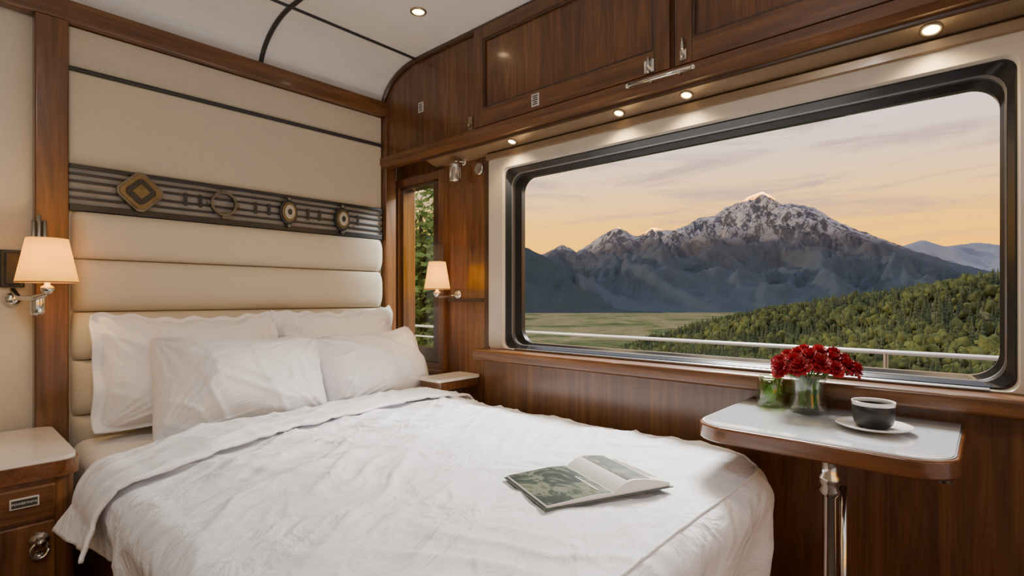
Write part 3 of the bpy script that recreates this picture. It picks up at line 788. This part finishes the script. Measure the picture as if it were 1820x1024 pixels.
# ------------------------------------------------------------ book
bz=TOP+0.036
ang=math.radians(66-90)
bc=Vector((1.130,0.758,bz))
Mb=Matrix.Translation(bc)@Matrix.Rotation(ang,4,'Z')@Matrix.Scale(0.87,4)
def bul_(t,h,lift): return h*(sin(min(1,t*2.8)*pi/2))*(1-0.72*t)+lift*sin(t*pi)
CT=0.008
def pageblock(x0,x1,h,base,lift=0.0):
    nx=20;V=[];F=[]; hy=0.128
    for layer in (0,1):
        for i in range(nx+1):
            t=i/nx; x=x0+(x1-x0)*t
            z=base+(bul_(t,h,lift)+CT*(1-0.6*t) if layer else 0.0)
            for j in (0,1): V.append(tuple(Mb@Vector((x,(-hy,hy)[j],z))))
    m=(nx+1)*2
    for i in range(nx):
        a=i*2
        F.append((a,a+1,a+3,a+2)); F.append((m+a,m+a+2,m+a+3,m+a+1))
        F.append((a,a+2,m+a+2,m+a)); F.append((a+1,m+a+1,m+a+3,a+3))
    F.append((0,m,m+1,1)); F.append((nx*2,nx*2+1,m+nx*2+1,m+nx*2))
    return V,F
def patch(x0,x1,y0,y1,h,X1,lift,dz,n=14):
    V=[];F=[]
    for i in range(n+1):
        x=x0+(x1-x0)*i/n; t=x/X1
        for y in (y0,y1): V.append(tuple(Mb@Vector((x,y,0.003+bul_(t,h,lift)+CT*(1-0.6*t)+dz))))
    for i in range(n): F.append((2*i,2*i+2,2*i+3,2*i+1))
    return V,F
def picmat(name,k,lo):
    m,nt,b=newmat(name)
    v=coords(nt,(14,9,1)); n1=noisetex(nt,v,1.0,8,0.7,1.0)
    r=ramp(nt,[(0.30,[c*k+lo for c in (0.008,0.018,0.016)]),(0.47,[c*k+lo for c in (0.025,0.050,0.036)]),(0.55,[c*k+lo for c in (0.22,0.25,0.17)]),(0.62,[c*k+lo for c in (0.06,0.075,0.022)]),(0.80,[c*k+lo for c in (0.40,0.36,0.20)])],n1)
    nt.links.new(r.outputs[0],b.inputs['Base Color']); b.inputs['Roughness'].default_value=0.5; b.inputs['Specular IOR Level'].default_value=0.15
    return m
pic=picmat('printed_landscape_page',0.75,0.0)
pic2=picmat('printed_lake_photo',0.7,0.08)
dgreen=plain('dark_green_cover',(0.03,0.06,0.045),0.4)
cv=mk('book_cover', ([tuple(Mb@Vector(p)) for p in gbox(-0.212,0.199,-0.133,0.133,0,0.003)[0]],gbox(0,1,0,1,0,1)[1]), dgreen)
HL,HR,LR=0.008,0.026,0.010
pL=mk('left_pages', pageblock(0,-0.205,HL,0.003), paper)
pR=mk('right_pages', pageblock(0,0.19,HR,0.003,LR), paper)
pli=mk('printed_picture', patch(-0.003,-0.203,-0.126,0.126,HL,-0.205,0,0.0006), pic)
pp=mk('printed_photo', patch(0.050,0.130,-0.118,0.118,HR,0.19,LR,0.0006), pic2)
put(pp,pR); put(pli,pL)
for i in range(4):
    put(mk('printed_text', patch(0.138+0.011*i,0.142+0.011*i,-0.09,-0.09+[0.17,0.18,0.15,0.10][i],HR,0.19,LR,0.0006,2), ink),pR)
put(mk('printed_title', patch(-0.030,-0.035,-0.10,0.02,HL,-0.205,0,0.0012,2), paper),pL)
thing('open_magazine',[cv,pL,pR],'open glossy magazine with landscape photo lying on the duvet','magazine')

# ------------------------------------------------------------ outside: railing
rl=[]
RX=3.5
rl.append(mk('rail', gsweep([(RX,-3,-0.294),(RX,5.2,-0.294)],0.013,10), rail_mat, smooth=True))
rl.append(mk('rail', gsweep([(RX,-3,-0.40),(RX,5.2,-0.40)],0.010,10), rail_mat, smooth=True))
for yy in (-2.2,0.42,3.0,5.0):
    rl.append(mk('rail_post', gsweep([(RX,yy,-0.30),(RX,yy,-3.4)],0.012,8), alu))
thing('trackside_railing',rl,'thin pale metal railing running beside the track','railing')

# ------------------------------------------------------------ landscape
def interp(x,pts):
    if x<=pts[0][0]: return pts[0][1]
    for (a,va),(b_,vb) in zip(pts,pts[1:]):
        if x<=b_: return va+(vb-va)*(x-a)/(b_-a)
    return pts[-1][1]
def ground(x,y):
    base=max(-40,-3.2-0.17*(max(x,5)-5)- (0.05*max(0,x-60)))
    a=interp(y,[(-120,54),(-3,45),(41,36.5),(66,32.5),(83,29),(110,20),(150,7),(190,0)])
    xc=240
    h=a*math.exp(-((x-xc)/95)**2) if x<xc else a*math.exp(-((x-xc)/150)**2)
    h2=0.6*noise.noise(Vector((x/30,y/30,0)))*min(1,x/60)*4
    return base+h+h2*(1 if x<500 else 0.3)
V=[];F=[]
NA,NR=150,130
for i in range(NR+1):
    r_=3.0*(7000/3.0)**(i/NR)
    for j in range(NA+1):
        a=math.radians(-35+135*j/NA); x,y=max(r_*cos(a),-5)+ (2.2 if i==0 else 0),r_*sin(a)
        V.append((x,y,ground(x,y)))
for i in range(NR):
    for j in range(NA):
        q=i*(NA+1)+j; F.append((q,q+NA+1,q+NA+2,q+1))
gm, nt, b = newmat('meadow_ground')
n1=noisetex(nt,coords(nt,(0.008,0.008,0.01)),1.0,9,0.72,0.6); n2=noisetex(nt,coords(nt,(0.05,0.05,0.05)),1.0,5,0.7)
r=ramp(nt,[(0.36,(0.045,0.08,0.03)),(0.45,(0.11,0.135,0.055)),(0.52,(0.26,0.22,0.115)),(0.62,(0.20,0.18,0.10)),(0.70,(0.07,0.10,0.04))],n1)
r2=ramp(nt,[(0.35,(0.50,0.58,0.46)),(0.65,(1,1,1))],n2)
mx=nt.nodes.new('ShaderNodeMix'); mx.data_type='RGBA'; mx.blend_type='MULTIPLY'; mx.inputs[0].default_value=1
nt.links.new(r.outputs[0],mx.inputs[6]); nt.links.new(r2.outputs[0],mx.inputs[7]); nt.links.new(mx.outputs[2],b.inputs['Base Color']); b.inputs['Roughness'].default_value=0.95; b.inputs['Specular IOR Level'].default_value=0.05
g=mk('valley_ground',(V,F),gm,smooth=True); tag(g,'grassy valley floor sloping away below the track','ground',None,'stuff')

def mountain(name, d0, spread, prof, s0, s1, ns_, nd, base, amp, seed, mat, label, fs=1.0):
    V=[];F=[]
    for i in range(ns_+1):
        s=s0+(s1-s0)*i/ns_
        for j in range(nd+1):
            d=d0-spread+1.6*spread*j/nd
            q=(d-d0)/spread
            wx_=s+220*fs*noise.noise(Vector((s/420/fs,d/420/fs,seed)))*(1-math.exp(-abs(q)*4))
            t=max(0,1-abs(q)**0.85) if q<0 else max(0,1-q/0.6)
            R_=interp(wx_/d0*940,prof)/940*d0
            rdg=0;a=1;f=1/(400*fs)
            for o_ in range(6):
                rdg+=a*(1-2*abs(noise.noise(Vector((wx_*f*1.6+seed,d*f*0.7,seed+o_*7))))) ;f*=2.1;a*=0.57
            h=(R_-base)*t
            k=min(1,h/120/fs)*(1 if abs(q)>0.16 else 0.06+abs(q)/0.16*0.94)
            h=h*(1+0.26*(rdg-0.9)*(1-t)**0.6)+amp*(rdg-0.9)*k
            jag=(9*noise.noise(Vector((s/34/fs,d/60,seed)))+6*noise.noise(Vector((s/13/fs,d/40,seed+3))))*fs
            lim=interp(s/d*940,prof)/940*d-base + jag
            lim-= 0.14*abs(q)*max(0,lim)
            if h>lim: h=lim+(h-lim)*0.10
            p=Rv*s+Fv*d
            V.append((p.x,p.y,base+h-3))
    for i in range(ns_):
        for j in range(nd):
            q=i*(nd+1)+j; F.append((q,q+nd+1,q+nd+2,q+1))
    o=mk(name,(V,F),mat,smooth=True); return tag(o,label,'mountain')
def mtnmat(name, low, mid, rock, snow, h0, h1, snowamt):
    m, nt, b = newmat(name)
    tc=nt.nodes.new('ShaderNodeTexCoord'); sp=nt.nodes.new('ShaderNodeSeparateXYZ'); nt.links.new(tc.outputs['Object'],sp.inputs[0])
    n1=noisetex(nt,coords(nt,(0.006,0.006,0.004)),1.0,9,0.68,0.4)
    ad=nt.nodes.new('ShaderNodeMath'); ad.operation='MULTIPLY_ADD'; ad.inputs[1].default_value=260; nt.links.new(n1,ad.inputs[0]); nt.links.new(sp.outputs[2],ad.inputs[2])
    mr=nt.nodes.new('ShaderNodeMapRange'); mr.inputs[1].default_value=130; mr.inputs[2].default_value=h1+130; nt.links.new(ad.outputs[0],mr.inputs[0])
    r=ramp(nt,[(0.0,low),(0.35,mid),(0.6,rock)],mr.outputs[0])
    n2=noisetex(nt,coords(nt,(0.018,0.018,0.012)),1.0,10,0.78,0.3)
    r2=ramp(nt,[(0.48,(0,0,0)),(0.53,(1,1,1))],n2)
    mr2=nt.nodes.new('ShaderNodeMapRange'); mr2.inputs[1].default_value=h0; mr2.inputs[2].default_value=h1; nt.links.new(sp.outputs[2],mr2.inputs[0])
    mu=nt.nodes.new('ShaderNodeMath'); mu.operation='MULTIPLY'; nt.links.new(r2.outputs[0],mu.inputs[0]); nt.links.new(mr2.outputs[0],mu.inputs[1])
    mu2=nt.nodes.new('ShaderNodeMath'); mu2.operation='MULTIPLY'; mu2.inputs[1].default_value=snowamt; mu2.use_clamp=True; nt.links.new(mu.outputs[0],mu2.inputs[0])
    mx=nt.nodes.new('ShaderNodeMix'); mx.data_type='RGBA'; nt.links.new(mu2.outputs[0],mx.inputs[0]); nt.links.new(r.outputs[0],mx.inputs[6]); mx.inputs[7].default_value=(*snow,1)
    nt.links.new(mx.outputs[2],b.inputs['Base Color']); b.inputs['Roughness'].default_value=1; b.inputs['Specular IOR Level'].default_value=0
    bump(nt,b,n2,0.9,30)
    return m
mm=mtnmat('alpine_rock_snow_haze',(0.085,0.120,0.150),(0.098,0.125,0.158),(0.115,0.115,0.132),(0.50,0.48,0.50),270,500,2.0)  # bluish low and mid tones: distance haze painted into the rock colour
mprof=[(-700,60),(-300,95),(-60,80),(20,70),(55,78),(90,95),(115,82),(150,105),(172,120),(190,128),(205,118),(222,108),(240,120),(250,126),(285,120),(315,132),(330,142),(360,148),(380,162),(410,172),(425,182),(445,190),(465,178),(480,166),(500,168),(520,166),(540,160),(570,140),(600,126),(660,104),(720,80),(790,58),(860,42),(950,30),(1200,12)]
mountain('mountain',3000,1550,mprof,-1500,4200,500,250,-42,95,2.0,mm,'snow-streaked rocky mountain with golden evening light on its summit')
mm2=mtnmat('foothill_forest_haze',(0.062,0.090,0.098),(0.072,0.098,0.114),(0.085,0.108,0.130),(0.1,0.1,0.1),900,1200,0)  # forest tones turned bluish to paint in aerial haze
mountain('foothill',2100,700,[(-900,140),(-200,120),(-30,98),(25,92),(60,75),(110,45),(160,10),(200,-20),(300,-22),(700,-24),(1500,-25)],-1600,1500,160,70,-42,26,9.0,mm2,'dark forested foothill at the edge of the valley',0.6)
mountain('foothill',2350,800,[(-400,-30),(90,-20),(160,12),(210,50),(260,48),(330,82),(380,58),(430,40),(520,60),(600,50),(700,30),(800,5),(1000,-20)],-900,2600,240,100,-42,46,21.0,mm2,'lower forested spur in front of the main peak',0.7)
mm3=plain('distant_range_haze',(0.15,0.17,0.23),1,var=0.15,vs=0.002)  # blue base colour stands in for haze over the far range
mountain('distant_range',5600,1500,[(-400,70),(20,72),(60,80),(90,94),(120,76),(200,40),(600,50),(690,92),(730,104),(770,92),(830,100),(870,94),(950,100),(1100,90),(1400,80)],-3000,8500,240,40,-45,60,33.0,mm3,'hazy blue mountain range far across the valley',1.6)

# trees
def leafmat(name,c0,c1,c2,sc=0.8):
    m,nt,b=newmat(name)
    n1=noisetex(nt,coords(nt,(sc,sc,sc)),1.0,5,0.7)
    r=ramp(nt,[(0.3,c0),(0.5,c1),(0.72,c2)],n1)
    g_=nt.nodes.new('ShaderNodeNewGeometry'); mp_=nt.nodes.new('ShaderNodeMapping'); mp_.inputs['Scale'].default_value=(0.035,0.035,0.035); nt.links.new(g_.outputs['Position'],mp_.inputs[0])
    n3=noisetex(nt,mp_.outputs[0],1.0,4,0.6)
    r3=ramp(nt,[(0.38,(0.6,0.65,0.65)),(0.62,(1.35,1.28,0.95))],n3)  # yellowish bright patches paint sunlit stretches into the foliage colour
    mx=nt.nodes.new('ShaderNodeMix'); mx.data_type='RGBA'; mx.blend_type='MULTIPLY'; mx.inputs[0].default_value=1
    nt.links.new(r.outputs[0],mx.inputs[6]); nt.links.new(r3.outputs[0],mx.inputs[7])
    nt.links.new(mx.outputs[2],b.inputs['Base Color']); b.inputs['Roughness'].default_value=0.95; b.inputs['Specular IOR Level'].default_value=0.05; return m
leaf=leafmat('leaf_green_haze',(0.052,0.070,0.036),(0.080,0.100,0.047),(0.12,0.138,0.060))  # grey-green mix paints haze into hillside leaves and needles
needle=leafmat('needle_green_haze',(0.044,0.062,0.045),(0.060,0.080,0.053),(0.084,0.102,0.062))
leaf_near=leafmat('near_leaf_green',(0.05,0.09,0.03),(0.16,0.25,0.08),(0.34,0.44,0.16),3)
bark=plain('bark',(0.06,0.045,0.03),0.9,var=0.3,vs=5)
def ico(sub):
    bm=bmesh.new(); bmesh.ops.create_icosphere(bm,subdivisions=sub,radius=1); V=[v.co.copy() for v in bm.verts]; F=[tuple(v.index for v in f.verts) for f in bm.faces]; bm.free(); return V,F
ico2=ico(2); ico3=ico(3)
def crown(seed,H,Wd,src=ico2,amp=0.8):
    V=[]
    for v in src[0]:
        k=1+amp*noise.noise(v*1.7+Vector((seed,0,0)))+amp*0.7*noise.noise(v*4+Vector((seed,3,0)))
        V.append((v.x*Wd*k, v.y*Wd*k, H*0.55+v.z*H*0.45*k))
    return V, src[1]
def conifer(seed,H,Wd,L=5):
    gs=[]
    for i in range(L):
        z=H*(0.06+0.88*i/L*0.95); r_=Wd*(1-i/L*0.92)
        n_=8; V=[(0,0,z+H*0.30)]
        for k in range(n_):
            a=2*pi*k/n_+seed+i; rr_=r_*(1 if k%2 else 0.62)
            V.append((rr_*cos(a),rr_*sin(a),z+(0 if k%2 else H*0.03)))
        F=[(0,1+k,1+(k+1)%n_) for k in range(n_)]
        gs.append((V,F))
    return join(*gs)
def treemesh(name,g,trunkH,tr_,lm):
    tg=gsweep([(0,0,-0.1),(0,0,trunkH)],tr_,6)
    V,F=join(g,tg); me=bpy.data.meshes.new(name); me.from_pydata(V,[],F); me.materials.append(lm); me.materials.append(bark)
    nf=len(g[1])
    for i,p in enumerate(me.polygons): p.material_index=0 if i<nf else 1; p.use_smooth=True
    return me
protos=[treemesh('broadleaf',crown(i*3.1,4.9+i*.6,1.7,ico3,1.1),2.0,0.2,leaf) for i in range(4)]+[treemesh('conifer',conifer(i,6.0+i,1.3+.15*i,8),2,0.2,needle) for i in range(3)]
pos=[]
rnd=random.Random(3)
cell={}
for n_ in range(80000):
    x=rnd.uniform(60,300); y=rnd.uniform(-60,150)
    edge=interp(y,[(-60,60),(20,90),(70,125),(100,170),(150,205)])
    if x<edge: continue
    if y>interp(x,[(60,20),(120,80),(200,128),(330,150)]): continue
    key=(int(x/1.9),int(y/1.9))
    if key in cell: continue
    cell[key]=1
    pos.append((x,y))
pos.sort(key=lambda p:p[0]**2+p[1]**2)
near=[p for p in pos if -0.06<p[1]/p[0]<0.9][:300]
ns_set=set(near)
rest=[p for p in pos if p not in ns_set]
def pick(x,y): return rnd.random()< 0.46+0.8*noise.noise(Vector((x/22,y/22,5)))
for i,(x,y) in enumerate(near):
    bl_=pick(x,y); k=rnd.choice([0,1,2,3]) if bl_ else rnd.choice([4,5,6]); o=bpy.data.objects.new('tree' if k<4 else 'conifer_tree',protos[k]); S.collection.objects.link(o)
    s=rnd.uniform(0.26,0.66); o.location=(x,y,ground(x,y)); o.scale=(s,s,s*rnd.uniform(.8,1.2)); o.rotation_euler=(0,0,rnd.uniform(0,6))
    W[o.name]=o.location.copy()
    tag(o,'round leafy green tree on the hillside' if k<4 else 'dark pointed conifer on the hillside','tree','trees on the wooded hillside')
VV=[];FF=[];mi=[]
for i,(x,y) in enumerate(rest):
    s=rnd.uniform(0.30,0.84); bl_=pick(x,y)
    g=crown(i,5.2*s,1.8*s,ico2,1.0) if bl_ else conifer(i,7.0*s,1.35*s)
    z=ground(x,y); o_=len(VV)
    VV+=[(p[0]+x,p[1]+y,p[2]+z) for p in g[0]]; FF+=[tuple(q+o_ for q in f) for f in g[1]]; mi+= [0 if bl_ else 1]*len(g[1])
fo_=mk('forest',(VV,FF),[leaf,needle],smooth=True); tag(fo_,'dense mixed woodland covering the hillside','forest',None,'stuff')
fo_.data.polygons.foreach_set('material_index',mi)
def bigtree(x,y,H,Wd,seed,N=3600):
    g0=ground(x,y); rnd=random.Random(seed); V=[];F=[]
    for i in range(N):
        v=Vector((rnd.gauss(0,1),rnd.gauss(0,1),rnd.gauss(0,1))).normalized()*(rnd.random()**0.45)
        k=1+0.45*noise.noise(v*2.2+Vector((seed,0,0)))
        c=Vector((x+v.x*Wd*k,y+v.y*Wd*k,g0+H*0.56+v.z*H*0.44*k))
        s=rnd.uniform(0.06,0.12); a=Vector((rnd.gauss(0,1),rnd.gauss(0,1),rnd.gauss(0,1))).normalized(); b_=a.orthogonal().normalized()
        o=len(V); V += [tuple(c+a*s*1.6),tuple(c+b_*s),tuple(c-a*s*1.6),tuple(c-b_*s)]; F.append((o,o+1,o+2,o+3))
    cr=mk('tree_crown',(V,F),leaf_near); tk=mk('tree_trunk',gsweep([(x,y,g0-0.4),(x+0.1,y,g0+H*0.3),(x,y+0.1,g0+H*0.8)],[0.22,0.17,0.05],8),bark,smooth=True)
    cr['kind']='stuff'
    thing('tree',[cr,tk],'leafy green tree standing close to the track','tree','trees close to the track')
bigtree(10.6,13.4,8.2,2.1,1,4000); bigtree(14.5,19.0,9.5,2.8,2); bigtree(22,27.5,8.0,3.5,5)

# ------------------------------------------------------------ world
w=bpy.data.worlds.new('World'); S.world=w; w.use_nodes=True; nt=w.node_tree
bg=nt.nodes['Background']
tc=nt.nodes.new('ShaderNodeTexCoord'); sp=nt.nodes.new('ShaderNodeSeparateXYZ'); nt.links.new(tc.outputs['Generated'],sp.inputs[0])
r=ramp(nt,[(0.0,(0.28,0.25,0.24)),(0.005,(1.2,0.46,0.004)),(0.08,(1.25,0.53,0.012)),(0.13,(1.15,0.55,0.06)),(0.18,(0.98,0.57,0.21)),(0.26,(0.72,0.55,0.45)),(0.38,(0.53,0.50,0.56)),(1.0,(0.66,0.74,0.90))],sp.outputs[2])
mp=nt.nodes.new('ShaderNodeMapping'); mp.inputs['Scale'].default_value=(2.0,2.0,14); nt.links.new(tc.outputs['Generated'],mp.inputs[0])
n1=noisetex(nt,mp.outputs[0],1.6,9,0.62,0.9)
cr=ramp(nt,[(0.49,(0,0,0)),(0.63,(0.9,0.9,0.9))],n1)
hz=ramp(nt,[(0.05,(0.15,0.15,0.15)),(0.17,(1,1,1))],sp.outputs[2])
cc=ramp(nt,[(0.06,(0.60,0.25,0.12)),(0.16,(0.52,0.31,0.22)),(0.26,(0.44,0.32,0.29))],sp.outputs[2])
mq=nt.nodes.new('ShaderNodeMath'); mq.operation='MULTIPLY'; nt.links.new(cr.outputs[0],mq.inputs[0]); nt.links.new(hz.outputs[0],mq.inputs[1])
mx=nt.nodes.new('ShaderNodeMix'); mx.data_type='RGBA'; nt.links.new(cc.outputs[0],mx.inputs[7])
nt.links.new(mq.outputs[0],mx.inputs[0]); nt.links.new(r.outputs[0],mx.inputs[6]); nt.links.new(mx.outputs[2],bg.inputs[0]); bg.inputs[1].default_value=2.2

# ------------------------------------------------------------ lights
light('AREA','ceiling_fill_light',(0.0,0.6,1.30),17,(1,0.94,0.87),0.6,(0.25,0.25,-1))  # added area fill under the ceiling, no fixture modelled
light('POINT','cabin_fill_point',(-0.3,-0.4,0.75),4,(1,0.90,0.80),0.2)  # added unseen point fill, no pendant hangs here
light('AREA','window_fill_light',(3.3,1.2,1.65),270,(1,0.96,0.92),0.9,(-2.1,0.0,-1.9))  # added area light outside, strengthens the daylight through the window
light('SUN','low_evening_sun',(0,20,50),3.0,(1,0.74,0.46),0,(0.30,-0.92,-0.24),angle=0.03)
def peak(s,d,z,e,sz,nm):  # added spot lamps stand in for evening sun on the summits
    sp0=Rv*(s-1000)+Fv*(d-1500)+Vector((0,0,z+500))
    light('SPOT',nm,sp0,e,(1,0.40,0.02),20,(Rv*s+Fv*d+Vector((0,0,z)))-sp0,spot_size=sz,spot_blend=0.9)
peak(1405,2980,590,1.3e10,0.14,'summit_glow_spot')
peak(785,2980,410,9e9,0.09,'summit_glow_spot')
peak(600,2980,425,6e9,0.09,'summit_glow_spot')

cam=bpy.data.cameras.new('Camera'); co=bpy.data.objects.new('Camera',cam); S.collection.objects.link(co)
cam.sensor_width=36; cam.lens=940/1820*36; cam.shift_y=18/1820; cam.clip_end=20000; cam.clip_start=0.02
co.rotation_euler=(pi/2,0,-math.atan2(0.742,0.670)); S.camera=co

for o in list(S.objects):
    if o.parent is None: o.location.z += Z0
print('objs',len(S.objects),'trees',len(near),len(rest))
